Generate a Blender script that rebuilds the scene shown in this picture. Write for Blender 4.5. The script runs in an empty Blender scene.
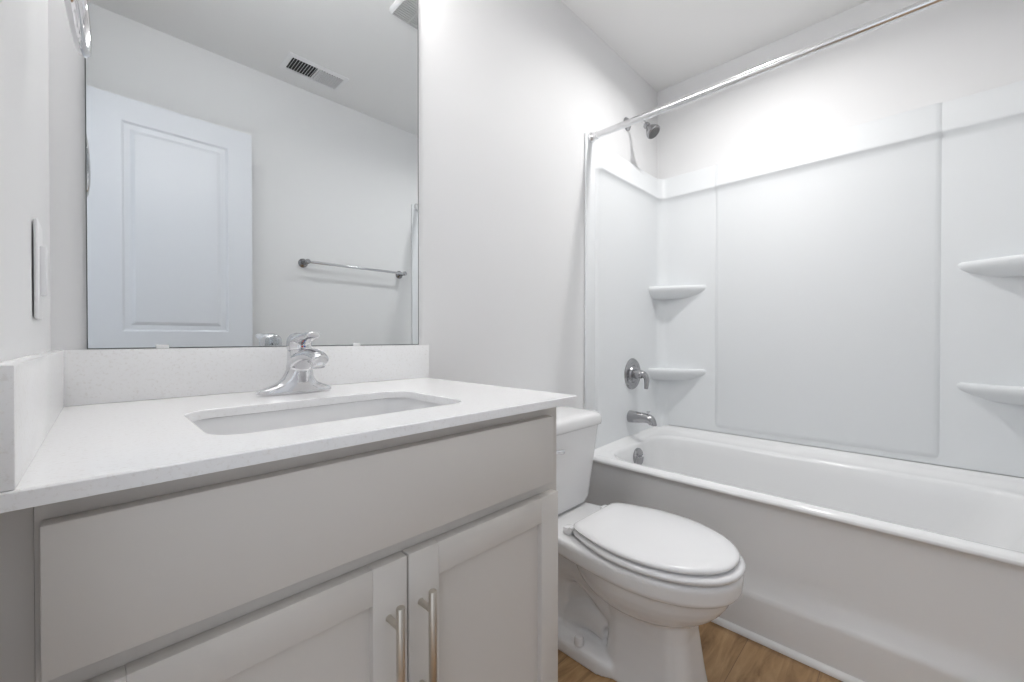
import bpy, bmesh, math, random
from mathutils import Vector, Matrix
PI = math.pi
random.seed(4)
SC = bpy.context.scene
COL = SC.collection

# ------------------------------------------------------------------ camera
W_, H_ = 1024, 682
F_PX, YAW, PITCH = 413.5, math.radians(45.646), math.radians(-0.436)
EYE = Vector((0.0, -1.0875, 1.0069))
fw = Vector((math.sin(YAW) * math.cos(PITCH), math.cos(YAW) * math.cos(PITCH), math.sin(PITCH)))
rt = Vector((math.cos(YAW), -math.sin(YAW), 0))
up = rt.cross(fw)
cam = bpy.data.cameras.new('camera')
cam.sensor_width = 36
cam.lens = F_PX / W_ * 36
cam.clip_start = 0.01
co = bpy.data.objects.new('camera', cam)
COL.objects.link(co)
M = Matrix((rt, up, -fw)).transposed().to_4x4()
M.translation = EYE
co.matrix_world = M
SC.camera = co

# ------------------------------------------------------------------ light, exposure
SC.view_settings.view_transform = 'Standard'
SC.view_settings.look = 'None'
SC.view_settings.gamma = 1
SC.view_settings.use_curve_mapping = False
SC.view_settings.exposure = 0.64
wd = bpy.data.worlds.new('world')
SC.world = wd
wd.use_nodes = True
wb = wd.node_tree.nodes['Background']
wb.inputs[0].default_value = (0.86, 0.92, 1.0, 1)      # daylit hallway beyond the open doorway
wb.inputs[1].default_value = 0.72
CEILING_LIGHT = 4.9     # watts, disk lamp in the ceiling fitting
VANITY_LIGHT = 19.0


# ------------------------------------------------------------------ materials
def mat(name, rgb, rough=.5, metal=0., spec=.5, coat=0., bump=None, speckle=None, emit=None):
    m = bpy.data.materials.new(name)
    m.use_nodes = True
    nt = m.node_tree
    b = nt.nodes['Principled BSDF']
    b.inputs['Base Color'].default_value = (*rgb, 1)
    b.inputs['Roughness'].default_value = rough
    b.inputs['Metallic'].default_value = metal
    b.inputs['Specular IOR Level'].default_value = spec
    b.inputs['Coat Weight'].default_value = coat
    b.inputs['Coat Roughness'].default_value = .05
    if emit:
        b.inputs['Emission Color'].default_value = (*emit[0], 1)
        b.inputs['Emission Strength'].default_value = emit[1]
    tc = nt.nodes.new('ShaderNodeTexCoord')
    if bump:
        n = nt.nodes.new('ShaderNodeTexNoise')
        n.inputs['Scale'].default_value = bump[0]
        n.inputs['Detail'].default_value = 3
        bp = nt.nodes.new('ShaderNodeBump')
        bp.inputs['Strength'].default_value = bump[1]
        bp.inputs['Distance'].default_value = .001
        nt.links.new(tc.outputs['Object'], n.inputs['Vector'])
        nt.links.new(n.outputs['Fac'], bp.inputs['Height'])
        nt.links.new(bp.outputs['Normal'], b.inputs['Normal'])
    if speckle:
        sc, dark, lo, hi = speckle
        n = nt.nodes.new('ShaderNodeTexNoise')
        n.inputs['Scale'].default_value = sc
        n.inputs['Detail'].default_value = 4
        n.inputs['Roughness'].default_value = .7
        r = nt.nodes.new('ShaderNodeValToRGB')
        r.color_ramp.elements[0].position = lo
        r.color_ramp.elements[0].color = (*dark, 1)
        r.color_ramp.elements[1].position = hi
        r.color_ramp.elements[1].color = (*rgb, 1)
        nt.links.new(tc.outputs['Object'], n.inputs['Vector'])
        nt.links.new(n.outputs['Fac'], r.inputs['Fac'])
        nt.links.new(r.outputs['Color'], b.inputs['Base Color'])
    return m


def wood_floor():
    m = bpy.data.materials.new('oak_plank_floor')
    m.use_nodes = True
    nt = m.node_tree
    N, L = nt.nodes.new, nt.links.new
    b = nt.nodes['Principled BSDF']
    b.inputs['Roughness'].default_value = .42
    tc = N('ShaderNodeTexCoord')
    mp = N('ShaderNodeMapping')
    mp.inputs['Location'].default_value = (.62, .885, 0)
    L(tc.outputs['Object'], mp.inputs['Vector'])
    br = N('ShaderNodeTexBrick')
    br.offset = .37
    br.inputs['Scale'].default_value = 1
    br.inputs['Brick Width'].default_value = 1.8
    br.inputs['Row Height'].default_value = .194
    br.inputs['Mortar Size'].default_value = .0012
    br.inputs['Mortar Smooth'].default_value = .3
    br.inputs['Color1'].default_value = (.0, .0, .0, 1)
    br.inputs['Color2'].default_value = (1, 1, 1, 1)
    br.inputs['Mortar'].default_value = (.5, .5, .5, 1)
    L(mp.outputs[0], br.inputs['Vector'])
    st = N('ShaderNodeMapping')
    st.inputs['Scale'].default_value = (3.0, 17, 1)
    L(mp.outputs[0], st.inputs['Vector'])
    off = N('ShaderNodeVectorMath')
    off.operation = 'MULTIPLY_ADD'
    off.inputs[1].default_value = (7, 3, 9)
    L(br.outputs['Color'], off.inputs[0])
    L(st.outputs[0], off.inputs[2])
    g = N('ShaderNodeTexNoise')
    g.inputs['Scale'].default_value = 1.6
    g.inputs['Detail'].default_value = 8
    g.inputs['Roughness'].default_value = .62
    g.inputs['Distortion'].default_value = .7
    L(off.outputs[0], g.inputs['Vector'])
    r = N('ShaderNodeValToRGB')
    e = r.color_ramp.elements
    e[0].position, e[0].color = .30, (.24, .133, .058, 1)
    e[1].position, e[1].color = .72, (.60, .395, .21, 1)
    k = e.new(.5)
    k.color = (.43, .262, .124, 1)
    L(g.outputs['Fac'], r.inputs['Fac'])
    # knots
    kn = N('ShaderNodeTexVoronoi')
    kn.inputs['Scale'].default_value = 1.3
    km = N('ShaderNodeMapping')
    km.inputs['Scale'].default_value = (2.0, 4.5, 1)
    L(mp.outputs[0], km.inputs['Vector'])
    L(km.outputs[0], kn.inputs['Vector'])
    kr = N('ShaderNodeValToRGB')
    kr.color_ramp.elements[0].position = .02
    kr.color_ramp.elements[0].color = (.35, .3, .26, 1)
    kr.color_ramp.elements[1].position = .09
    kr.color_ramp.elements[1].color = (1, 1, 1, 1)
    L(kn.outputs['Distance'], kr.inputs['Fac'])
    mx = N('ShaderNodeMix')
    mx.data_type = 'RGBA'
    mx.blend_type = 'MULTIPLY'
    mx.inputs['Factor'].default_value = .8
    L(r.outputs['Color'], mx.inputs[6])
    L(kr.outputs['Color'], mx.inputs[7])
    # plank tone and joint lines
    tone = N('ShaderNodeMapRange')
    tone.inputs['To Min'].default_value = .8
    tone.inputs['To Max'].default_value = 1.12
    L(br.outputs['Color'], tone.inputs['Value'])
    m2 = N('ShaderNodeMix')
    m2.data_type = 'RGBA'
    m2.blend_type = 'MULTIPLY'
    m2.inputs['Factor'].default_value = 1
    L(mx.outputs[2], m2.inputs[6])
    L(tone.outputs[0], m2.inputs[7])
    m3 = N('ShaderNodeMix')
    m3.data_type = 'RGBA'
    L(br.outputs['Fac'], m3.inputs['Factor'])
    L(m2.outputs[2], m3.inputs[6])
    m3.inputs[7].default_value = (.20, .118, .06, 1)
    L(m3.outputs[2], b.inputs['Base Color'])
    bp = N('ShaderNodeBump')
    bp.inputs['Strength'].default_value = .15
    bp.inputs['Distance'].default_value = .002
    L(g.outputs['Fac'], bp.inputs['Height'])
    L(bp.outputs[0], b.inputs['Normal'])
    return m


PAINT = mat('wall_paint', (.83, .832, .838), .55, spec=.3, bump=(220, .06))
CEIL = mat('ceiling_paint', (.90, .898, .895), .8, spec=.2, bump=(160, .1))
FLOOR = wood_floor()
TRIM = mat('white_trim_paint', (.91, .91, .91), .3)
DOORP = mat('white_door_paint', (.77, .79, .83), .35)
ACRYL = mat('white_acrylic', (.825, .845, .86), .40, spec=.42)
TUBM = mat('white_tub_enamel', (.87, .875, .88), .15, spec=.5)
PORC = mat('white_porcelain', (.86, .86, .865), .06, spec=.55)
SEATM = mat('white_seat_plastic', (.87, .87, .88), .16)
QUARTZ = mat('white_quartz', (.93, .93, .935), .16, spec=.5, speckle=(190, (.86, .85, .84), .34, .46))
CAB = mat('taupe_cabinet_paint', (.67, .64, .605), .42, spec=.35)
CABIN = mat('cabinet_interior', (.42, .36, .28), .6)
CHROME = mat('chrome', (.72, .72, .735), .06, metal=1)
SATIN = mat('brushed_nickel', (.62, .58, .52), .28, metal=1)
DULLCH = mat('dull_chrome', (.40, .40, .41), .2, metal=1)
RODM = mat('rod_chrome', (.78, .78, .79), .2, metal=1)
MIRR = mat('mirror_silver', (.75, .775, .785), .0, metal=1)
MIREDGE = mat('mirror_edge', (.10, .11, .11), .3)
PLASTIC = mat('white_plastic', (.88, .88, .89), .3)
CLEAR = mat('milky_clip_plastic', (.85, .86, .86), .15)
DARK = mat('painted_void_shade', (.03, .03, .03), .6)  # near-black colour standing in for shade behind the fan grille and vent slats
GREYF = mat('fan_grille_grey', (.52, .52, .515), .5)
REDDOT = mat('red_hot_mark', (.55, .04, .04), .3)
BLUEDOT = mat('blue_cold_mark', (.04, .10, .5), .3)
NOZZLE = mat('shower_nozzle_rubber', (.16, .16, .16), .5)
LAMPG = mat('frosted_lamp_glass', (.9, .9, .9), .4, emit=((1.0, .98, .96), VANITY_LIGHT))
LAMPC = mat('ceiling_diffuser', (.9, .9, .9), .4, emit=((1.0, .985, .97), 5.0))


# ------------------------------------------------------------------ mesh helpers (all in room coordinates)
def NB():
    return bmesh.new()


def box(bm, x0, x1, y0, y1, z0, z1, bev=0., seg=2):
    r = bmesh.ops.create_cube(bm, size=1)
    vs = r['verts']
    for v in vs:
        v.co = Vector((x0 + (x1 - x0) * (v.co.x + .5), y0 + (y1 - y0) * (v.co.y + .5), z0 + (z1 - z0) * (v.co.z + .5)))
    if bev > 0:
        es = list({e for v in vs for e in v.link_edges})
        bmesh.ops.bevel(bm, geom=es, offset=bev, segments=seg, profile=.5, affect='EDGES')


def loft(bm, rings, cap0=True, cap1=True, closed_loop=False, closed_ring=True):
    V = [[bm.verts.new(p) for p in r] for r in rings]
    n = len(V[0])
    K = len(V)
    for i in range(K if closed_loop else K - 1):
        a, b = V[i], V[(i + 1) % K]
        for j in range(n if closed_ring else n - 1):
            k = (j + 1) % n
            bm.faces.new((a[j], a[k], b[k], b[j]))
    if cap0 and not closed_loop:
        bm.faces.new(list(reversed(V[0])))
    if cap1 and not closed_loop:
        bm.faces.new(V[-1])
    return V


def rrect(cx, cy, hx, hy, r, z=0., n=8, m=1):
    """rounded rectangle ring, counter-clockwise, n points per corner"""
    r = min(r, hx, hy)
    out = []
    for q, (sx, sy) in enumerate(((1, 1), (-1, 1), (-1, -1), (1, -1))):
        for i in range(n + 1):
            a = q * PI / 2 + PI / 2 * i / n
            out.append(Vector((cx + sx * (hx - r) + r * math.cos(a), cy + sy * (hy - r) + r * math.sin(a), z)))
    return out


def ell(cx, cy, ax, ay, z, n=32, p=2.):
    out = []
    for i in range(n):
        a = 2 * PI * i / n
        c, s = math.cos(a), math.sin(a)
        out.append(Vector((cx + ax * math.copysign(abs(c) ** (2 / p), c), cy + ay * math.copysign(abs(s) ** (2 / p), s), z)))
    return out


def smooth_path(pts, sub=6):
    P = [Vector(p) for p in pts]
    out = []
    for i in range(len(P) - 1):
        p0, p1, p2, p3 = P[max(i - 1, 0)], P[i], P[i + 1], P[min(i + 2, len(P) - 1)]
        for k in range(sub):
            t = k / sub
            out.append(.5 * ((2 * p1) + (p2 - p0) * t + (2 * p0 - 5 * p1 + 4 * p2 - p3) * t * t + (3 * p1 - p0 - 3 * p2 + p3) * t ** 3))
    out.append(P[-1])
    return out


def lerp_list(vals, n):
    out = []
    for i in range(n):
        t = i / (n - 1) * (len(vals) - 1)
        k = min(int(t), len(vals) - 2)
        out.append(vals[k] + (vals[k + 1] - vals[k]) * (t - k))
    return out


def tube(bm, pts, radii, n=16, sub=6, flat=1.0, side=None, caps=True):
    """swept tube; flat squeezes it along the frame's second axis"""
    P = smooth_path(pts, sub) if sub > 1 else [Vector(p) for p in pts]
    R = lerp_list(radii, len(P)) if isinstance(radii, (list, tuple)) else [radii] * len(P)
    t0 = (P[1] - P[0]).normalized()
    u = Vector(side).normalized() if side else t0.orthogonal().normalized()
    u = (u - t0 * u.dot(t0)).normalized()
    rings = []
    for i, p in enumerate(P):
        t = (P[min(i + 1, len(P) - 1)] - P[max(i - 1, 0)]).normalized()
        u = (u - t * u.dot(t)).normalized()
        v = t.cross(u)
        rings.append([p + u * (R[i] * math.cos(2 * PI * k / n)) + v * (R[i] * flat * math.sin(2 * PI * k / n)) for k in range(n)])
    loft(bm, rings, caps, caps)


def lathe(bm, prof, origin, axis, n=28):
    """prof: (radius, height along axis)"""
    a = Vector(axis).normalized()
    u = a.orthogonal().normalized()
    v = a.cross(u)
    o = Vector(origin)
    rings = [[o + a * h + (u * math.cos(2 * PI * k / n) + v * math.sin(2 * PI * k / n)) * max(r, 1e-5) for k in range(n)] for r, h in prof]
    loft(bm, rings)


def poly_prism(bm, pts, z0, z1, bev=0., seg=3):
    bot = [bm.verts.new((x, y, z0)) for x, y in pts]
    top = [bm.verts.new((x, y, z1)) for x, y in pts]
    n = len(pts)
    fs = [bm.faces.new(list(reversed(bot))), bm.faces.new(top)]
    for i in range(n):
        fs.append(bm.faces.new((bot[i], bot[(i + 1) % n], top[(i + 1) % n], top[i])))
    if bev:
        es = list({e for f in fs[:2] for e in f.edges})
        bmesh.ops.bevel(bm, geom=es, offset=bev, segments=seg, profile=.5, affect='EDGES')


def lean(bm, xmax=9.):
    for v in bm.verts:
        if v.co.x < xmax:
            v.co.x += LEAN * v.co.y


def wall_x(y):
    return XL + LEAN * y


def wloc(o):
    v = Vector((0, 0, 0))
    while o:
        v += o.location
        o = o.parent
    return v


def obj(name, bm, m, parent=None, origin=None, smooth=35, kind=None, remesh=None, smooth_it=0):
    bmesh.ops.remove_doubles(bm, verts=bm.verts[:], dist=1e-6)
    bmesh.ops.recalc_face_normals(bm, faces=bm.faces[:])
    me = bpy.data.meshes.new(name)
    bm.to_mesh(me)
    bm.free()
    o = bpy.data.objects.new(name, me)
    COL.objects.link(o)
    base = Vector(origin) if origin else Vector((0, 0, 0))
    if parent:
        o.parent = parent
        base = wloc(parent)
        if origin:
            o.location = Vector(origin) - base
            base = Vector(origin)
    elif origin:
        o.location = base
    me.transform(Matrix.Translation(-base))
    for mm in (m if isinstance(m, (list, tuple)) else [m]):
        me.materials.append(mm)
    me.polygons.foreach_set('use_smooth', [True] * len(me.polygons))
    if smooth < 180 and not remesh:
        me.set_sharp_from_angle(angle=math.radians(smooth))
    if remesh:
        md = o.modifiers.new('remesh', 'REMESH')
        md.mode = 'VOXEL'
        md.voxel_size = remesh
        md.use_smooth_shade = True
        if smooth_it:
            sm = o.modifiers.new('smooth', 'SMOOTH')
            sm.factor = .5
            sm.iterations = smooth_it
    if kind:
        o['kind'] = kind
    return o


def thing(name, label, cat, loc, group=None):
    o = bpy.data.objects.new(name, None)
    o.empty_display_size = .05
    COL.objects.link(o)
    o.location = loc
    o['label'] = label
    o['category'] = cat
    if group:
        o['group'] = group
    return o


def tag(o, label, cat, group=None):
    o['label'] = label
    o['category'] = cat
    if group:
        o['group'] = group
    return o


# ------------------------------------------------------------------ room dimensions
XL, XR = -.047, 2.325           # left wall, wall behind the tub
LEAN = .019                     # the left wall runs very slightly out of square
YF = -1.46                      # wall facing the mirror
ZC = 2.44
T = .11
DY0, DY1, DZ = -1.335, -.725, 2.045   # doorway in the left wall

b = NB(); box(b, XL - 1.2, XR + T, YF - T, T, -.06, 0)
tag(obj('floor', b, FLOOR, kind='structure'), 'brown oak plank floor', 'floor')
b = NB(); box(b, XL - T, XR + T, YF - T, T, ZC, ZC + .08)
tag(obj('ceiling', b, CEIL, kind='structure'), 'flat off-white ceiling', 'ceiling')
b = NB(); box(b, XL - T, XR + T, 0, T, 0, ZC)
tag(obj('wall_back', b, PAINT, kind='structure'), 'white wall behind mirror and toilet', 'wall')
b = NB(); box(b, XR, XR + T, YF, 0, 0, ZC)
tag(obj('wall_right', b, PAINT, kind='structure'), 'white wall behind the bathtub', 'wall')
b = NB(); box(b, XL - T, XR + T, YF - T, YF, 0, ZC)
tag(obj('wall_front', b, PAINT, kind='structure'), 'white wall with the towel bar, seen in the mirror', 'wall')
b = NB()
box(b, XL - T, XL, DY1, 0, 0, ZC)
box(b, XL - T, XL, YF, DY0, 0, ZC)
box(b, XL - T, XL, DY0, DY1, DZ, ZC)
lean(b)
tag(obj('wall_left', b, PAINT, kind='structure'), 'white wall left of the vanity with the doorway', 'wall')

# door casing and jamb
b = NB()
cw, ct = .04, .014
for x0, x1 in ((XL, XL + ct), (XL - T - ct, XL - T)):
    box(b, x0, x1, DY1, DY1 + cw, 0, DZ + cw, .003)
    box(b, x0, x1, DY0, DY1, DZ, DZ + cw, .003)
    box(b, x0, x1, DY0 - cw, DY0, 0, DZ + cw, .003)
box(b, XL - T, XL, DY1 - .012, DY1, 0, DZ)
box(b, XL - T, XL, DY0, DY1 - .012, DZ - .012, DZ)
lean(b)
tag(obj('trim_1', b, TRIM, kind='structure'), 'white casing round the doorway', 'door casing')

# baseboards
b = NB(); box(b, .71, 1.535, -.013, 0, 0, .085, .003)
tag(obj('baseboard_back', b, TRIM, kind='structure'), 'white baseboard behind the toilet', 'baseboard')
b = NB(); box(b, XL + .02, 1.535, YF, YF + .013, 0, .085, .003)
tag(obj('baseboard_front', b, TRIM, kind='structure'), 'white baseboard under the towel bar', 'baseboard')
# shoe moulding along the tub
b = NB()
prof = [(1.5545, 0), (1.538, 0), (1.5375, .008), (1.541, .016), (1.547, .020), (1.5545, .021)]
loft(b, [[Vector((x, y, z)) for x, z in prof] for y in (-.014, YF + .014)])
tag(obj('trim_2', b, TRIM, kind='structure'), 'white shoe moulding where the tub meets the floor', 'trim')


# ------------------------------------------------------------------ bathtub
def build_tub():
    t = thing('bathtub', 'white alcove bathtub with a sculpted apron', 'bathtub', (1.94, YF / 2, 0))
    ZT = .475
    x0, x1, y0, y1 = 1.556, XR - .004, YF + .004, -.004
    n = 10

    def ring(d, ex, r, zf):
        """ring inset by d from the outer rectangle"""
        cx, cy = (x0 + x1) / 2, (y0 + y1) / 2
        return [Vector((p.x, p.y, zf(p))) for p in rrect(cx, cy, (x1 - x0) / 2 - d, (y1 - y0) / 2 - d, r, 0, n)]

    def lip(h):
        def f(p):
            dist = min(x1 - p.x, p.y - y0, y1 - p.y)
            k = min(1, max(0, (p.x - x0 - .004) / .06))
            k = k * k * (3 - 2 * k)
            return ZT + h * k
        return f
    rings = []
    rings.append(ring(0, 0, .004, lambda p: ZT - .012 if p.x < x0 + .02 else lip(.034)(p)))
    rings.append(ring(.004, 0, .006, lambda p: ZT - .003 if p.x < x0 + .02 else lip(.034)(p)))
    rings.append(ring(.012, 0, .012, lip(.033)))
    rings.append(ring(.024, 0, .02, lip(.020)))
    rings.append(ring(.040, 0, .03, lip(.007)))
    # opening
    ox0, ox1, oy0, oy1 = 1.622, 2.215, -1.385, -.080

    def oring(dx0, dx1, dy0, dy1, r, z):
        a0, a1, b0, b1 = ox0 + dx0, ox1 - dx1, oy0 + dy0, oy1 - dy1
        return rrect((a0 + a1) / 2, (b0 + b1) / 2, (a1 - a0) / 2, (b1 - b0) / 2, r, z, n)
    rings.append(oring(-.022, -.026, -.02, -.018, .15, ZT + .0008))
    rings.append(oring(-.006, -.008, -.006, -.006, .14, ZT - .0005))
    rings.append(oring(0, 0, 0, 0, .135, ZT - .005))
    rings.append(oring(.005, .005, .008, .004, .13, ZT - .016))
    rings.append(oring(.012, .012, .03, .008, .125, ZT - .06))
    rings.append(oring(.030, .030, .12, .022, .12, .26))
    rings.append(oring(.045, .045, .19, .036, .12, .15))
    rings.append(oring(.060, .060, .23, .055, .11, .105))
    rings.append(oring(.090, .090, .27, .09, .09, .085))
    rings.append(oring(.16, .16, .40, .22, .06, .080))
    bm = NB()
    loft(bm, rings, False, True)
    o = obj('basin', bm, TUBM, t, smooth=60)
    # apron
    bm = NB()
    pr = [(1.590, .468), (1.570, .4735), (1.5605, .472), (1.5565, .468), (1.5562, .462), (1.5590, .4575), (1.568, .455), (1.5745, .450), (1.577, .436),
          (1.578, .33), (1.577, .24), (1.574, .205), (1.566, .172), (1.5565, .15), (1.5525, .143), (1.551, .13), (1.5505, .05), (1.550, 0.001)]
    pr += [(1.60, .001), (1.60, .40)]
    loft(bm, [[Vector((x, y, z)) for x, z in pr] for y in (y1, y0)])
    obj('apron', bm, TUBM, t, smooth=50)
    # overflow plate
    bm = NB()
    ax = Vector((0, -1, .12))
    lathe(bm, [(.045, -.012), (.045, .004), (.040, .009), (.018, .011), (.0005, .011)], (1.924, -.092, .409), ax)
    ov = obj('overflow_plate', bm, DULLCH, t)
    bm = NB()
    tube(bm, [(1.924, -.103, .413), (1.924, -.115, .419), (1.924, -.120, .429)], [.006, .006, .005], 10, 3)
    obj('trip_lever', bm, CHROME, ov)
    bm = NB()
    lathe(bm, [(.034, -.002), (.034, .003), (.026, .004), (.0005, .002)], (1.93, -.33, .080), (0, 0, 1))
    obj('drain', bm, DULLCH, t)
    return t


build_tub()


# ------------------------------------------------------------------ tub surround
XB, YE0, YE1 = 2.311, -.022, YF + .022
SB, ST = .512, 1.917
WPROF = [(-.012, SB), (0, SB), (.0, SB + .02), (0, 1.70), (.002, 1.762), (.007, 1.786), (.0145, 1.794), (.0175, 1.799), (.016, 1.806), (.012, 1.825), (.004, 1.88), (.0, ST - .004), (-.002, ST), (-.0105, ST)]

EPROF = [(-.012, .474), (0, .474)] + WPROF[2:]


def wall_sweep(bm, path, prof=WPROF, cap=True):
    """path: list of ((x, y), (nx, ny)) with n pointing into the tub"""
    rings = []
    for (x, y), (nx, ny) in path:
        rings.append([Vector((x + nx * d, y + ny * d, z)) for d, z in prof])
    loft(bm, rings, cap, cap)


def build_surround():
    t = thing('tub_surround', 'glossy white three-wall surround above the bathtub', 'shower surround', (XB, YF / 2, SB))
    R = .055
    arc = lambda cx, cy, a0, a1: [((cx + R * math.cos(a), cy + R * math.sin(a)), (-math.cos(a), -math.sin(a))) for a in [a0 + (a1 - a0) * i / 10 for i in range(11)]]
    bm = NB()
    wall_sweep(bm, [((XB, YE0 - R), (-1, 0)), ((XB, YE1 + R), (-1, 0))])
    bp = obj('back_panel', bm, ACRYL, t, smooth=50)
    bm = NB()
    wall_sweep(bm, [((1.645, 0 - .008), (0, -.2)), ((1.656, 0 - .012), (0, -.3)), ((1.663, 0 - .0185), (0, -.6)), ((1.673, 0 - .0215), (0, -.9)), ((1.70, YE0), (0, -1))] + [((XB - R, YE0), (0, -1))] + arc(XB - R, YE0 - R, PI / 2, 0), EPROF)
    box(bm, 1.582, 1.660, -.0120, 0.0, SB - .035, 1.945, .0055, 3)
    obj('end_panel', bm, ACRYL, t, smooth=50)
    bm = NB()
    wall_sweep(bm, [((1.645, YF + .008), (0, .2)), ((1.656, YF + .012), (0, .3)), ((1.663, YF + .0185), (0, .6)), ((1.673, YF + .0215), (0, .9)), ((1.70, YE1), (0, 1))] + [((XB - R, YE1), (0, 1))] + arc(XB - R, YE1 + R, -PI / 2, 0), EPROF)
    box(bm, 1.582, 1.660, YF, YF + .0120, SB - .035, 1.945, .0055, 3)
    obj('end_panel', bm, ACRYL, t, smooth=50)
    # raised middle field of the back wall
    d = .009
    pf = [(-.004, SB + .022), (d * .6, SB + .030), (d, SB + .048)] + [(a + d, z) for a, z in WPROF[3:-3]] + [(d, ST), (-.004, ST + .004)]
    bm = NB()
    ya, yb = -.329, -1.154
    rings = []
    for y, k in ((ya + .004, -1), (ya, 0), (ya - .007, .6), (ya - .020, 1), (yb + .020, 1), (yb + .007, .6), (yb, 0), (yb - .004, -1)):
        rr = []
        for q, (a, z) in enumerate(pf):
            base = pf[q][0] - d
            rr.append(Vector((XB - (base + d * k if k >= 0 else base - .003), y, z)))
        rings.append(rr)
    loft(bm, rings)
    obj('raised_field', bm, ACRYL, t, smooth=50)

    # corner shelves
    def shelf(z, far):
        s = -1 if not far else 1
        yc = YE0 if not far else YE1
        A = Vector((XB - .137, yc))
        B = Vector((XB, yc + s * (.262 if not far else .240)))
        C = Vector((XB + .002, yc - s * .002))
        nrm = (A + B) / 2 - Vector((XB, yc))
        nrm.normalize()
        pts = []
        K = 14
        for i in range(K + 1):
            tt = i / K
            p = A.lerp(B, tt) + nrm * (.009 * math.sin(PI * tt) ** .8)
            pts.append(p)

        def ringz(z, k):
            # k pulls the front edge towards the corner
            return [Vector(((p * (1 - k) + C * k).x, (p * (1 - k) + C * k).y, z)) for p in pts] + [Vector((C.x, C.y, z))]
        bm = NB()
        loft(bm, [ringz(z - .066, .42), ringz(z - .058, .30), ringz(z - .046, .17), ringz(z - .036, .085), ringz(z - .028, .035), ringz(z - .020, .008), ringz(z - .012, 0), ringz(z - .005, .010), ringz(z, .045), ringz(z - .002, .14), ringz(z - .004, .4)])
        return obj('shelf', bm, ACRYL, t, smooth=60)
    for far in (False, True):
        for z in (1.292, .838):
            shelf(z, far)
    return t


build_surround()


# ------------------------------------------------------------------ shower fittings
def build_shower():
    X, Z = 1.968, 2.122
    t = thing('showerhead', 'chrome shower head on a bent arm above the surround', 'shower head', (X, 0, Z))
    bm = NB(); lathe(bm, [(.034, 0.0005), (.034, .004), (.027, .011), (.014, .016), (.012, .018)], (X, 0, Z), (0, -1, 0))
    obj('escutcheon', bm, DULLCH, t)
    bm = NB(); tube(bm, [(X, -.004, Z), (X, -.04, Z + .001), (X, -.075, Z - .006), (X, -.098, Z - .026), (X, -.112, Z - .046)], .0088, 14, 6)
    obj('arm', bm, CHROME, t)
    bm = NB()
    ax = Vector((0.02, -.62, -.78)).normalized()
    o = Vector((X, -.108, Z - .042))
    lathe(bm, [(.012, -.004), (.0155, 0), (.0165, .010), (.013, .016), (.014, .020), (.024, .034), (.0335, .050), (.036, .058), (.036, .066), (.033, .069)], o, ax)
    h = obj('head', bm, DULLCH, t)
    bm = NB()
    lathe(bm, [(.031, .0685), (.030, .0705), (.0005, .0705)], o, ax)
    u = ax.orthogonal().normalized(); v = ax.cross(u)
    for r, c in ((.009, 6), (.017, 10), (.025, 16)):
        for k in range(c):
            p = o + ax * .069 + (u * math.cos(2 * PI * k / c) + v * math.sin(2 * PI * k / c)) * r
            lathe(bm, [(.0016, 0), (.0012, .004)], p, ax, 6)
    obj('spray_face', bm, NOZZLE, h)

    X, Z = 1.992, .818
    t = thing('shower_valve', 'chrome round shower valve with a curved lever on the end panel', 'shower valve', (X, YE0, Z))
    bm = NB(); lathe(bm, [(.082, 0), (.082, .003), (.076, .009), (.062, .010), (.058, .007), (.045, .008), (.040, .016), (.028, .019), (.0005, .019)], (X, YE0, Z), (0, -1, 0), 40)
    obj('escutcheon', bm, DULLCH, t)
    bm = NB()
    lathe(bm, [(.024, .015), (.024, .045), (.021, .055), (.012, .060), (.0005, .061)], (X, YE0, Z), (0, -1, 0))
    tube(bm, [(X, YE0 - .042, Z + .004), (X + .008, YE0 - .060, Z + .001), (X + .012, YE0 - .074, Z - .020), (X + .010, YE0 - .076, Z - .050), (X + .008, YE0 - .074, Z - .074)], [.020, .018, .015, .0125, .0105], 14, 6, flat=.8)
    obj('lever', bm, DULLCH, t)

    X, Z = 1.966, .599
    t = thing('tub_spout', 'chrome tub spout below the valve', 'tub spout', (X, YE0, Z))
    bm = NB()
    tube(bm, [(X, YE0, Z), (X, YE0 - .010, Z), (X, YE0 - .05, Z + .001), (X, YE0 - .088, Z + .002), (X, YE0 - .114, Z - .004), (X, YE0 - .127, Z - .022), (X, YE0 - .128, Z - .028)], [.031, .031, .028, .024, .0225, .019, .018], 20, 5, flat=1.0)
    obj('body', bm, DULLCH, t)
    bm = NB(); lathe(bm, [(.0045, 0), (.004, .012), (.009, .014), (.009, .020), (.0005, .022)], (X, YE0 - .104, Z + .019), (0, 0, 1), 14)
    obj('diverter_knob', bm, CHROME, t)


build_shower()


def build_rod():
    X, Z = 1.619, 1.927
    t = thing('shower_curtain_rod', 'white-chrome curtain rod spanning above the tub', 'curtain rod', (X, YF / 2, Z))
    bm = NB()
    lathe(bm, [(.0145, .03), (.0145, .62)], (X, 0, Z), (0, -1, 0), 20)
    obj('thick_tube', bm, RODM, t)
    bm = NB()
    lathe(bm, [(.0130, .60), (.0130, -YF - .03)], (X, 0, Z), (0, -1, 0), 20)
    obj('inner_tube', bm, RODM, t)
    for y, s in ((-.0122, -1), (YF + .0122, 1)):
        bm = NB()
        lathe(bm, [(.023, 0), (.024, .004), (.021, .012), (.0175, .018), (.0170, .034), (.0145, .036)], (X, y, Z), (0, s, 0), 24)
        obj('end_flange', bm, RODM, t)


build_rod()


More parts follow.
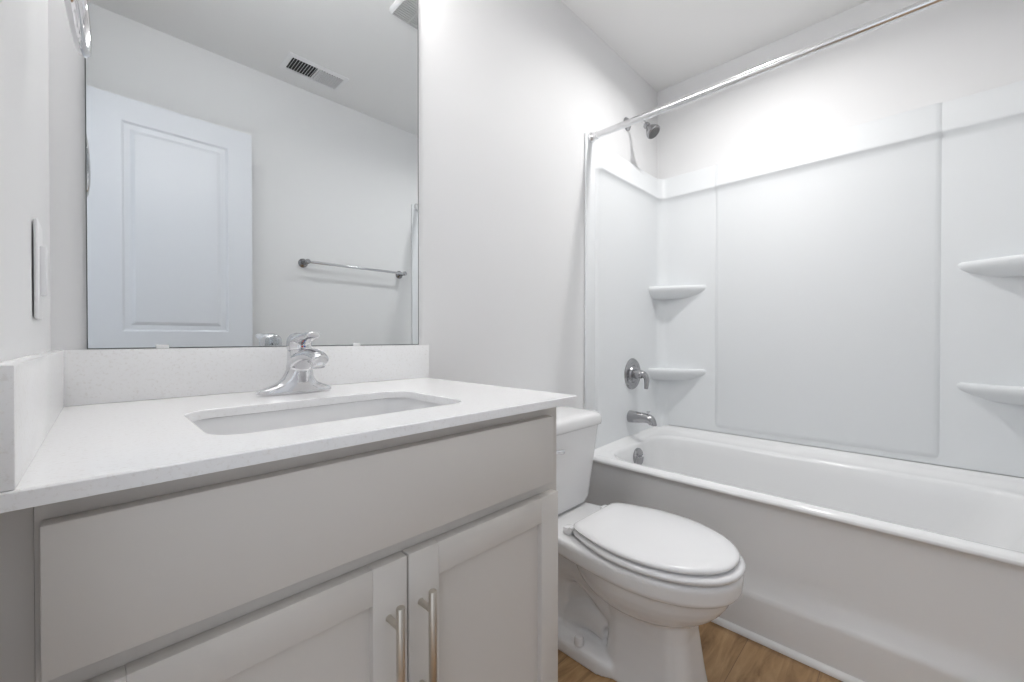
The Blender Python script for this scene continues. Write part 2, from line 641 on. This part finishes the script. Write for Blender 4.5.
# ------------------------------------------------------------------ toilet
def egg(cx, hwmax, yback, hwb, yfront, ymid, z, n=64, rb=.02, off=0.):
    """closed outline of a seat: straight back edge, egg-shaped front"""
    P = []
    hw, yb, yf = hwmax + off, yback + off, yfront - off
    hb = hwb + off
    # right side from back to front, then left
    K = n // 2
    for i in range(K + 1):
        tt = i / K
        if tt < .45:
            s = tt / .45
            y = yb + (ymid - yb) * s
            w = hb + (hw - hb) * math.sin(s * PI / 2)
            if s < .12:
                q = s / .12
                w = (hb - rb) + (w - hb + rb) * math.sqrt(max(0, 1 - (1 - q) ** 2))
        else:
            a = (tt - .45) / .55 * PI / 2
            y = ymid + (yf - ymid) * math.sin(a)
            w = hw * math.cos(a) ** .92 if a < PI / 2 - 1e-6 else 0
        P.append((w, y))
    ring = [Vector((cx + w, y, z)) for w, y in P]
    ring += [Vector((cx - w, y, z)) for w, y in reversed(P[:-1])]
    return ring


def build_toilet():
    CX = 1.174
    t = thing('toilet', 'white two-piece toilet with lid closed', 'toilet', (CX, -.40, 0))
    RZ = .386
    bm = NB()
    # rim plate with the tank deck behind
    rim = lambda z, off: egg(CX, .177, -.045, .105, -.766, -.515, z, 72, .03, off)
    loft(bm, [rim(RZ - .062, -.022), rim(RZ - .056, -.006), rim(RZ - .048, 0), rim(RZ - .012, .003), rim(RZ - .004, .001), rim(RZ, -.005)])
    # bowl
    ri = []
    for i in range(11):
        a = i / 10 * PI / 2
        k = math.cos(a) ** .75 if i < 10 else .05
        z = RZ - .045 - .150 * math.sin(a)
        ri.append(ell(CX, -.508 + .02 * math.sin(a), .166 * k, .243 * k, z, 48))
    loft(bm, ri)
    # front pedestal
    pd = lambda z, hx, yb, yf: rrect(CX + .004, (yb + yf) / 2, hx, (yb - yf) / 2, hx * .62, z, 10)
    loft(bm, [pd(0, .107, -.39, -.668), pd(.012, .106, -.39, -.668), pd(.05, .097, -.40, -.662), pd(.10, .090, -.405, -.655), pd(.17, .086, -.405, -.645), pd(.26, .09, -.38, -.65), pd(.31, .10, -.38, -.67)])
    # trapway at the back
    tube(bm, [(CX, -.44, .16), (CX, -.37, .225), (CX, -.29, .262), (CX, -.215, .235), (CX, -.185, .16), (CX, -.19, .08), (CX, -.20, .02)], [.072, .080, .082, .080, .074, .070, .068], 24, 5)
    tube(bm, [(CX, -.40, .10), (CX, -.33, .105), (CX, -.26, .07), (CX, -.23, .03)], [.07, .066, .06, .055], 24, 5)
    box(bm, CX - .075, CX + .075, -.19, -.05, .24, .35, .03)
    tube(bm, [(CX, -.42, .25), (CX, -.34, .285), (CX, -.24, .315)], [.07, .06, .05], 24, 4)
    box(bm, CX - .036, CX + .036, -.43, -.10, .02, .345, .02)
    # foot plate
    fp = lambda z, o: rrect(CX, -.31, .122 - o, .175 - o, .09, z, 10)
    loft(bm, [fp(0, 0), fp(.028, .001), fp(.040, .005), fp(.045, .014), fp(.050, .045)])
    obj('bowl', bm, PORC, t, remesh=.005, smooth_it=4)
    # seat and lid
    bm = NB()
    s_ = lambda z, off: egg(CX, .180, -.312, .118, -.772, -.52, z, 72, .03, off)
    z0 = RZ + .0035
    loft(bm, [s_(z0, -.010), s_(z0 + .003, -.002), s_(z0 + .009, .001), s_(z0 + .015, -.001), s_(z0 + .019, -.010)])
    obj('seat', bm, SEATM, t, smooth=60)
    bm = NB()
    l_ = lambda z, off: egg(CX, .176, -.320, .127, -.759, -.52, z, 72, .016, off)
    z0 = RZ + .0262
    loft(bm, [l_(z0, -.010), l_(z0 + .002, -.003), l_(z0 + .008, 0), l_(z0 + .013, -.003), l_(z0 + .0165, -.012), l_(z0 + .019, -.04), l_(z0 + .020, -.09)])
    obj('seat_lid', bm, SEATM, t, smooth=60)
    for s in (-1, 1):
        bm = NB()
        box(bm, CX + s * .108 - .017, CX + s * .108 + .017, -.318, -.285, RZ - .001, RZ + .022, .006)
        lathe(bm, [(.0075, -.019), (.0075, .019)], (CX + s * .108, -.316, RZ + .020), (1, 0, 0), 14)
        obj('seat_hinge', bm, SEATM, t)
    # tank
    bm = NB()
    tk = lambda z, hx, yf, r: rrect(CX, (yf - .022) / 2, hx, (-.022 - yf) / 2, r, z, 8)
    loft(bm, [tk(.3865, .130, -.185, .05), tk(.390, .148, -.200, .055), tk(.400, .158, -.209, .055), tk(.420, .165, -.213, .05), tk(.55, .182, -.221, .045), tk(.682, .200, -.228, .04)])
    obj('tank', bm, PORC, t, smooth=50)
    bm = NB()
    ld = lambda z, o: rrect(CX, -.129, .210 - o, .111 - o, .045, z, 8)
    loft(bm, [ld(.680, .008), ld(.683, .002), ld(.690, 0), ld(.712, .001), ld(.721, .006), ld(.726, .016), ld(.728, .04)])
    obj('tank_lid', bm, PORC, t, smooth=60)
    bm = NB()
    lathe(bm, [(.013, 0), (.012, .010), (.006, .013)], (CX - .14, -.226, .635), (0, -1, 0), 16)
    tube(bm, [(CX - .14, -.238, .635), (CX - .11, -.245, .632), (CX - .07, -.246, .626)], [.006, .007, .008], 12, 4)
    obj('flush_lever', bm, CHROME, t)
    for s in (-1, 1):
        bm = NB(); lathe(bm, [(.0155, 0), (.015, .016), (.011, .024), (.0005, .026)], (CX + s * .103, -.335, .046), (0, 0, 1), 18)
        obj('bolt_cap', bm, SEATM, t)


build_toilet()


# ------------------------------------------------------------------ vanity
CX0, CX1 = -.034, .6890
YFR, YDR = -.545, -.565          # face frame, door faces


def build_vanity():
    t = thing('vanity_cabinet', 'taupe shaker vanity cabinet under the quartz counter', 'cabinet', ((CX0 + CX1) / 2, -.27, 0))
    bm = NB()
    box(bm, CX0, CX0 + .016, YFR + .018, -.003, .10, .8695)
    box(bm, CX1 - .016, CX1, YFR + .018, -.003, .0, .8695)
    box(bm, CX0 + .016, CX1 - .016, YFR + .018, -.003, .10, .116)
    box(bm, CX0 + .016, CX1 - .016, -.012, -.003, .116, .8695)
    box(bm, CX0, CX1, -.475, -.460, 0, .10)
    obj('carcass', bm, CAB, t)
    bm = NB()
    y0, y1 = YFR, YFR + .018
    box(bm, CX0, CX0 + .035, y0, y1, .10, .8695)
    box(bm, CX1 - .040, CX1, y0, y1, .10, .8695)
    for z0, z1 in ((.10, .135), (.685, .728), (.832, .8695)):
        box(bm, CX0 + .035, CX1 - .040, y0, y1, z0, z1)
    box(bm, .305, .335, y0, y1, .135, .685)
    obj('face_frame', bm, CAB, t)
    bm = NB(); box(bm, XL + .001, CX0 - .0005, YFR + .004, YFR + .018, .0, .8695)
    lean(bm, -.04)
    obj('filler_strip', bm, CAB, t)
    bm = NB(); box(bm, -.030, .655, YDR, YFR - .0005, .7165, .849, .0018)
    obj('drawer_front', bm, CAB, t, smooth=30)
    for x0, x1, hx in ((-.030, .3185, .2895), (.3215, .670, .3410)):
        z0, z1 = .118, .6935
        sw = .0525
        bm = NB()
        box(bm, x0, x0 + sw, YDR, YFR - .0005, z0, z1, .0012)
        box(bm, x1 - sw, x1, YDR, YFR - .0005, z0, z1, .0012)
        box(bm, x0 + sw, x1 - sw, YDR, YFR - .0005, z0, z0 + sw, .0008)
        box(bm, x0 + sw, x1 - sw, YDR, YFR - .0005, z1 - .0495, z1, .0008)
        box(bm, x0 + sw - .005, x1 - sw + .005, YDR + .0105, YFR - .004, z0 + sw - .005, z1 - .044)
        d = obj('door', bm, CAB, t, smooth=30)
        bm = NB()
        yh = YDR - .031
        lathe(bm, [(.0055, 0), (.006, .001), (.006, .179), (.0055, .18)], (hx, yh, .466), (0, 0, 1), 18)
        for z in (.617, .495):
            lathe(bm, [(.0052, 0), (.0045, .003), (.0045, .031)], (hx, YDR + .0005, z), (0, -1, 0), 14)
        obj('handle', bm, SATIN, d)
    # vanity top
    ZT, ZB = .886, .8705
    ct = thing('countertop', 'white speckled quartz countertop with sink cutout', 'countertop', (.33, -.29, ZB))
    ox0, ox1, oy0, oy1 = XL + .001, .7180, -.579, -.001
    sx0, sx1, sy0, sy1 = .104, .506, -.482, -.232
    n = 8

    def o(d, z):
        return rrect((ox0 + ox1) / 2, (oy0 + oy1) / 2, (ox1 - ox0) / 2 - d, (oy1 - oy0) / 2 - d, .004, z, n)

    def s(d, z, r=.045):
        return rrect((sx0 + sx1) / 2, (sy0 + sy1) / 2, (sx1 - sx0) / 2 + d, (sy1 - sy0) / 2 + d, r, z, n)
    bm = NB()
    loft(bm, [s(0, ZB), s(0, ZT - .0015), s(.0015, ZT), o(.0015, ZT), o(0, ZT - .0015), o(0, ZB)], closed_loop=True)
    lean(bm, 0)
    obj('slab', bm, QUARTZ, ct, smooth=30)
    bm = NB(); box(bm, XL + .0015, .7290, -.0205, -.0005, ZT + .0002, .9855, .0012)
    obj('backsplash', bm, QUARTZ, ct, smooth=30)
    bm = NB(); box(bm, XL + .0005, XL + .0165, -.577, -.0210, ZT + .0002, .9855, .0012)
    lean(bm)
    obj('side_splash', bm, QUARTZ, ct, smooth=30)
    # sink
    sk = thing('sink', 'white undermount rectangular sink set in the countertop', 'sink', (.304, -.357, .74))
    bm = NB()
    loft(bm, [s(.03, ZB - .001), s(.004, ZB - .001, .048), s(.003, ZB - .006, .048), s(-.002, .83, .05), s(-.010, .775, .055), s(-.022, .755, .06), s(-.05, .745, .05), s(-.10, .742, .02)], False, True)
    q = obj('bowl', bm, PORC, sk, smooth=60)
    md = q.modifiers.new('solid', 'SOLIDIFY'); md.thickness = .006; md.offset = -1
    bm = NB(); lathe(bm, [(.022, 0), (.022, .003), (.016, .0035), (.012, .001), (.0005, .002)], (.304, -.345, .7425), (0, 0, 1))
    obj('drain', bm, CHROME, sk)


build_vanity()


def build_faucet():
    X, Y, Z = .320, -.105, .8862
    t = thing('faucet', 'chrome single-lever faucet behind the sink', 'faucet', (X, Y, Z))
    bm = NB()
    sec = [(.0775, .027, 0, 0), (.0775, .027, .004, 0), (.074, .026, .010, 0), (.058, .025, .016, .001), (.043, .024, .022, .002), (.032, .023, .034, .004), (.0265, .0225, .050, .006), (.0242, .023, .068, .006), (.024, .0235, .086, .006), (.0235, .023, .096, .006), (.019, .018, .101, .006)]
    loft(bm, [ell(X + dx, Y - dx * .6, a, c, Z + h, 40, 2.3) for a, c, h, dx in sec])
    X += .006
    tube(bm, [(X, Y + .004, Z + .056), (X, Y - .030, Z + .073), (X, Y - .070, Z + .083), (X, Y - .105, Z + .082), (X, Y - .126, Z + .074)], [.026, .0245, .0215, .019, .0165], 24, 5, flat=.72, side=(1, 0, 0))
    obj('body', bm, CHROME, t, remesh=.0022, smooth_it=8)
    bm = NB()
    lathe(bm, [(.0135, 0), (.0135, .010), (.012, .012), (.0005, .012)], (X, Y - .111, Z + .072), (0, -.25, -1), 20)
    obj('aerator', bm, CHROME, t)
    bm = NB()
    hz = Z + .094
    loft(bm, [ell(X, Y - .004, a, c, hz + h, 32) for a, c, h in ((.0245, .0240, 0), (.0258, .0250, .004), (.0258, .0250, .014), (.024, .0235, .026), (.018, .018, .034), (.008, .008, .038))])
    tube(bm, [(X, Y + .008, hz + .018), (X, Y - .025, hz + .024), (X, Y - .055, hz + .029), (X, Y - .080, hz + .032), (X, Y - .092, hz + .033)], [.022, .0215, .019, .0165, .013], 20, 5, flat=.48, side=(1, 0, 0))
    h = obj('lever_handle', bm, CHROME, t, remesh=.002, smooth_it=6)
    for dx, m in ((-.0024, REDDOT), (.0024, BLUEDOT)):
        bm = NB(); lathe(bm, [(.0021, 0), (.0019, .0010), (.0005, .0012)], (X + dx, Y - .0286, hz + .008), (0, -1, 0), 12)
        obj('temperature_mark', bm, m, h)


build_faucet()

# ------------------------------------------------------------------ mirror and wall fittings
def build_mirror():
    x0, x1, z0, z1 = -.003, .7005, .9862, 2.06
    t = thing('wall_mirror', 'large frameless mirror above the vanity', 'mirror', ((x0 + x1) / 2, -.003, z0))
    bm = NB(); box(bm, x0 + .0012, x1 - .0012, -.0062, -.0005, z0 + .0012, z1)
    obj('glass', bm, MIRR, t)
    bm = NB()
    box(bm, x0, x0 + .0016, -.0066, -.0003, z0, z1)
    box(bm, x1 - .0016, x1, -.0066, -.0003, z0, z1)
    box(bm, x0, x1, -.0066, -.0003, z0, z0 + .0016)
    obj('edge', bm, MIREDGE, t)
    for x in (.103, .505):
        bm = NB(); box(bm, x - .010, x + .010, -.0095, -.0064, z0 - .0004, z0 + .007, .001)
        obj('mirror_clip', bm, CLEAR, t)


build_mirror()


def towel_ring():
    y, z = -.378, 1.527
    t = thing('towel_ring', 'chrome towel ring on the left wall, also in the mirror', 'towel ring', (wall_x(y), y, z))
    bm = NB()
    lathe(bm, [(.024, .0005), (.024, .005), (.018, .010), (.011, .016), (.010, .040), (.012, .046), (.0005, .048)], (wall_x(y) + .0004, y, z), (1, 0, 0), 24)
    obj('post', bm, CHROME, t)
    bm = NB()
    R = .084
    c = Vector((wall_x(y) + .037, y, z - R - .004))
    pts = []
    for k in range(33):
        a = 2 * PI * k / 32
        sy, sz = R * math.sin(a), R * math.cos(a)
        tilt = .012 * (1 - math.cos(a)) / 2
        pts.append(c + Vector((tilt + sy * .10, sy, sz)))
    tube(bm, pts, .0056, 12, 1, side=(1, 0, 0), caps=False)
    obj('ring', bm, CHROME, t)


towel_ring()


def wall_plate():
    y, z = -.226, 1.098
    t = thing('outlet_plate', 'white wall plate with rectangular insert beside the mirror', 'wall plate', (wall_x(y), y, z))
    wx = wall_x(y)
    bm = NB(); box(bm, wx + .0008, wx + .0055, y - .036, y + .036, z - .066, z + .066, .0025)
    obj('cover_plate', bm, PLASTIC, t)
    bm = NB(); box(bm, wx + .004, wx + .0115, y - .0165, y + .0165, z - .0335, z + .0335, .002)
    obj('insert', bm, PLASTIC, t)


wall_plate()


def towel_bar():
    z, xa, xb = 1.438, .865, 1.485
    yb = YF + .072
    t = thing('towel_bar', 'chrome towel bar reflected in the mirror', 'towel bar', ((xa + xb) / 2, YF, z))
    bm = NB(); lathe(bm, [(.008, 0), (.008, xb - xa)], (xa, yb, z), (1, 0, 0), 16)
    obj('bar', bm, CHROME, t)
    for x in (xa, xb):
        bm = NB()
        lathe(bm, [(.026, .0005), (.026, .006), (.018, .012), (.012, .020), (.0115, .060), (.014, .066), (.014, .082), (.010, .086)], (x, YF, z), (0, 1, 0), 24)
        obj('post', bm, DULLCH, t)


towel_bar()


def door_leaf():
    x0, x1 = -.030, .580
    yf, yb = -1.333, -1.368
    z0, z1 = .012, 2.03
    t = bpy.data.objects.new('door_1', None)
    COL.objects.link(t)
    t.location = (x0, yb, z0)
    t['kind'] = 'structure'
    tag(t, 'white two-panel door standing open, seen in the mirror', 'door')
    bm = NB()
    # outer skin with two recessed moulded panels on both faces
    PX0, PX1 = .100, .478
    pans = [(1.035, 1.930), (.20, .86)]
    for y, s in ((yf, 1), (yb, -1)):
        def rect(a, zz0, zz1, d):
            return [Vector((PX0 + a, y - s * d, zz0 + a)), Vector((PX1 - a, y - s * d, zz0 + a)), Vector((PX1 - a, y - s * d, zz1 - a)), Vector((PX0 + a, y - s * d, zz1 - a))]
        # flat border faces as strips
        xs = [x0, PX0, PX1, x1]
        zs = [z0, pans[1][0], pans[1][1], pans[0][0], pans[0][1], z1]
        for i in range(3):
            for j in range(5):
                if i == 1 and j in (1, 3):
                    continue
                vs = [bm.verts.new((xs[i], y, zs[j])), bm.verts.new((xs[i + 1], y, zs[j])), bm.verts.new((xs[i + 1], y, zs[j + 1])), bm.verts.new((xs[i], y, zs[j + 1]))]
                bm.faces.new(vs)
        for zz0, zz1 in pans:
            loft(bm, [rect(0, zz0, zz1, 0), rect(.008, zz0, zz1, .007), rect(.020, zz0, zz1, .009), rect(.028, zz0, zz1, .009), rect(.042, zz0, zz1, .003), rect(.046, zz0, zz1, .003)], False, True)
    for (a0, c0, a1, c1) in ((x0, z0, x1, z0), (x1, z0, x1, z1), (x1, z1, x0, z1), (x0, z1, x0, z0)):
        bm.faces.new([bm.verts.new((a0, yf, c0)), bm.verts.new((a1, yf, c1)), bm.verts.new((a1, yb, c1)), bm.verts.new((a0, yb, c0))])
    obj('leaf', bm, DOORP, t, smooth=20)
    for z in (.25, 1.80):
        bm = NB(); lathe(bm, [(.006, -.045), (.006, .045)], (x0 - .004, yf + .004, z), (0, 0, 1), 12)
        obj('hinge', bm, SATIN, t)
    return t


door_leaf()

# ------------------------------------------------------------------ ceiling fittings
def exhaust_fan():
    cx, cy, h = 1.045, -.460, .127
    t = thing('exhaust_fan', 'square exhaust fan grille at the mirror top edge', 'exhaust fan', (cx, cy, ZC))
    bm = NB()
    rr = lambda d, z, r=.03: rrect(cx, cy, h - d, h - d, r, z, 8)
    loft(bm, [rr(0, ZC - .0005), rr(0, ZC - .008), rr(.004, ZC - .014), rr(.008, ZC - .018), rr(.014, ZC - .018, .02), rr(.015, ZC - .012, .02)], True, True)
    obj('frame', bm, PLASTIC, t, smooth=50)
    bm = NB(); box(bm, cx - .112, cx + .112, cy - .112, cy + .112, ZC - .0128, ZC - .0121)
    obj('fan_shade_plate', bm, DARK, t)  # solid dark plate, paints the shaded hollow so the grille reads darker
    bm = NB()
    for k in range(18):
        y = cy - .1065 + k * .0125
        box(bm, cx - .112, cx + .112, y - .0042, y + .0042, ZC - .0185, ZC - .0115, .001, 1)
    for x in (cx - .035, cx + .035):
        box(bm, x - .004, x + .004, cy - .112, cy + .112, ZC - .019, ZC - .0118, .001, 1)
    obj('grille', bm, GREYF, t)


exhaust_fan()


def ceiling_vent():
    cx, cy, hx, hy = .862, -1.258, .154, .083
    t = thing('ceiling_vent', 'white two-bank ceiling air register seen in the mirror', 'air vent', (cx, cy, ZC))
    bm = NB()
    rr = lambda d, z: rrect(cx, cy, hx - d, hy - d, .003, z, 3)
    loft(bm, [rr(.026, ZC - .0006), rr(0, ZC - .0006), rr(0, ZC - .003), rr(.010, ZC - .007), rr(.024, ZC - .007), rr(.026, ZC - .004)], closed_loop=True)
    box(bm, cx - .004, cx + .004, cy - hy + .024, cy + hy - .024, ZC - .007, ZC - .002)
    obj('frame', bm, PLASTIC, t, smooth=40)
    bm = NB(); box(bm, cx - hx + .024, cx + hx - .024, cy - hy + .024, cy + hy - .024, ZC - .0012, ZC - .0004)
    obj('duct_shade_plate', bm, DARK, t)  # thin dark sheet on the ceiling, shade of the duct put into its colour
    for bank, ang in ((-1, -24), (1, 33)):
        for k in range(9):
            x = cx + bank * (.012 + k * .0134)
            bm = NB()
            c, s = math.cos(math.radians(ang)), math.sin(math.radians(ang))
            w, th = .0058, .0007
            q = [(-th, -w), (th, -w), (th, w), (-th, w)]
            loft(bm, [[Vector((x + a * c - b_ * s, y, ZC - .0062 + a * s + b_ * c)) for a, b_ in q] for y in (cy - hy + .025, cy + hy - .025)])
            obj('slat', bm, PLASTIC, t, smooth=20)


ceiling_vent()


def ceiling_light():
    cx, cy = 1.70, -.60
    t = thing('ceiling_light', 'round flush ceiling light in front of the bathtub', 'ceiling light', (cx, cy, ZC))
    bm = NB(); lathe(bm, [(.095, .0005), (.095, .010), (.088, .014), (.078, .014), (.076, .010), (.0005, .010)], (cx, cy, ZC), (0, 0, -1), 40)
    obj('trim_ring', bm, PLASTIC, t)
    bm = NB(); lathe(bm, [(.075, .0105), (.070, .014), (.04, .0165), (.0005, .017)], (cx, cy, ZC), (0, 0, -1), 40)
    obj('diffuser', bm, LAMPC, t)
    la = bpy.data.lights.new('ceiling_lamp', 'AREA')
    la.shape = 'DISK'
    la.size = .085
    la.spread = math.radians(157)
    la.energy = CEILING_LIGHT
    la.color = (1.0, .985, .97)
    lo = bpy.data.objects.new('ceiling_lamp', la)
    COL.objects.link(lo)
    lo.parent = t
    lo.location = (0, 0, -.0185)


ceiling_light()


def vanity_light():
    z = 2.26
    t = thing('vanity_light', 'three-shade chrome vanity light above the mirror', 'wall light', (.35, 0, z))
    bm = NB(); box(bm, .10, .60, -.022, -.0005, z - .03, z + .03, .006)
    obj('back_bar', bm, CHROME, t)
    for x in (.15, .35, .55):
        bm = NB()
        tube(bm, [(x, -.020, z), (x, -.07, z + .008), (x, -.105, z - .005), (x, -.11, z - .025)], .008, 12, 5)
        lathe(bm, [(.022, 0), (.024, .02), (.012, .024)], (x, -.11, z - .05), (0, 0, 1), 18)
        a = obj('arm', bm, CHROME, t)
        bm = NB()
        lathe(bm, [(.020, .005), (.030, -.005), (.044, -.04), (.052, -.09), (.052, -.096), (.046, -.100), (.0005, -.100)], (x, -.11, z - .045), (0, 0, 1), 28)
        obj('shade', bm, LAMPG, a)


vanity_light()
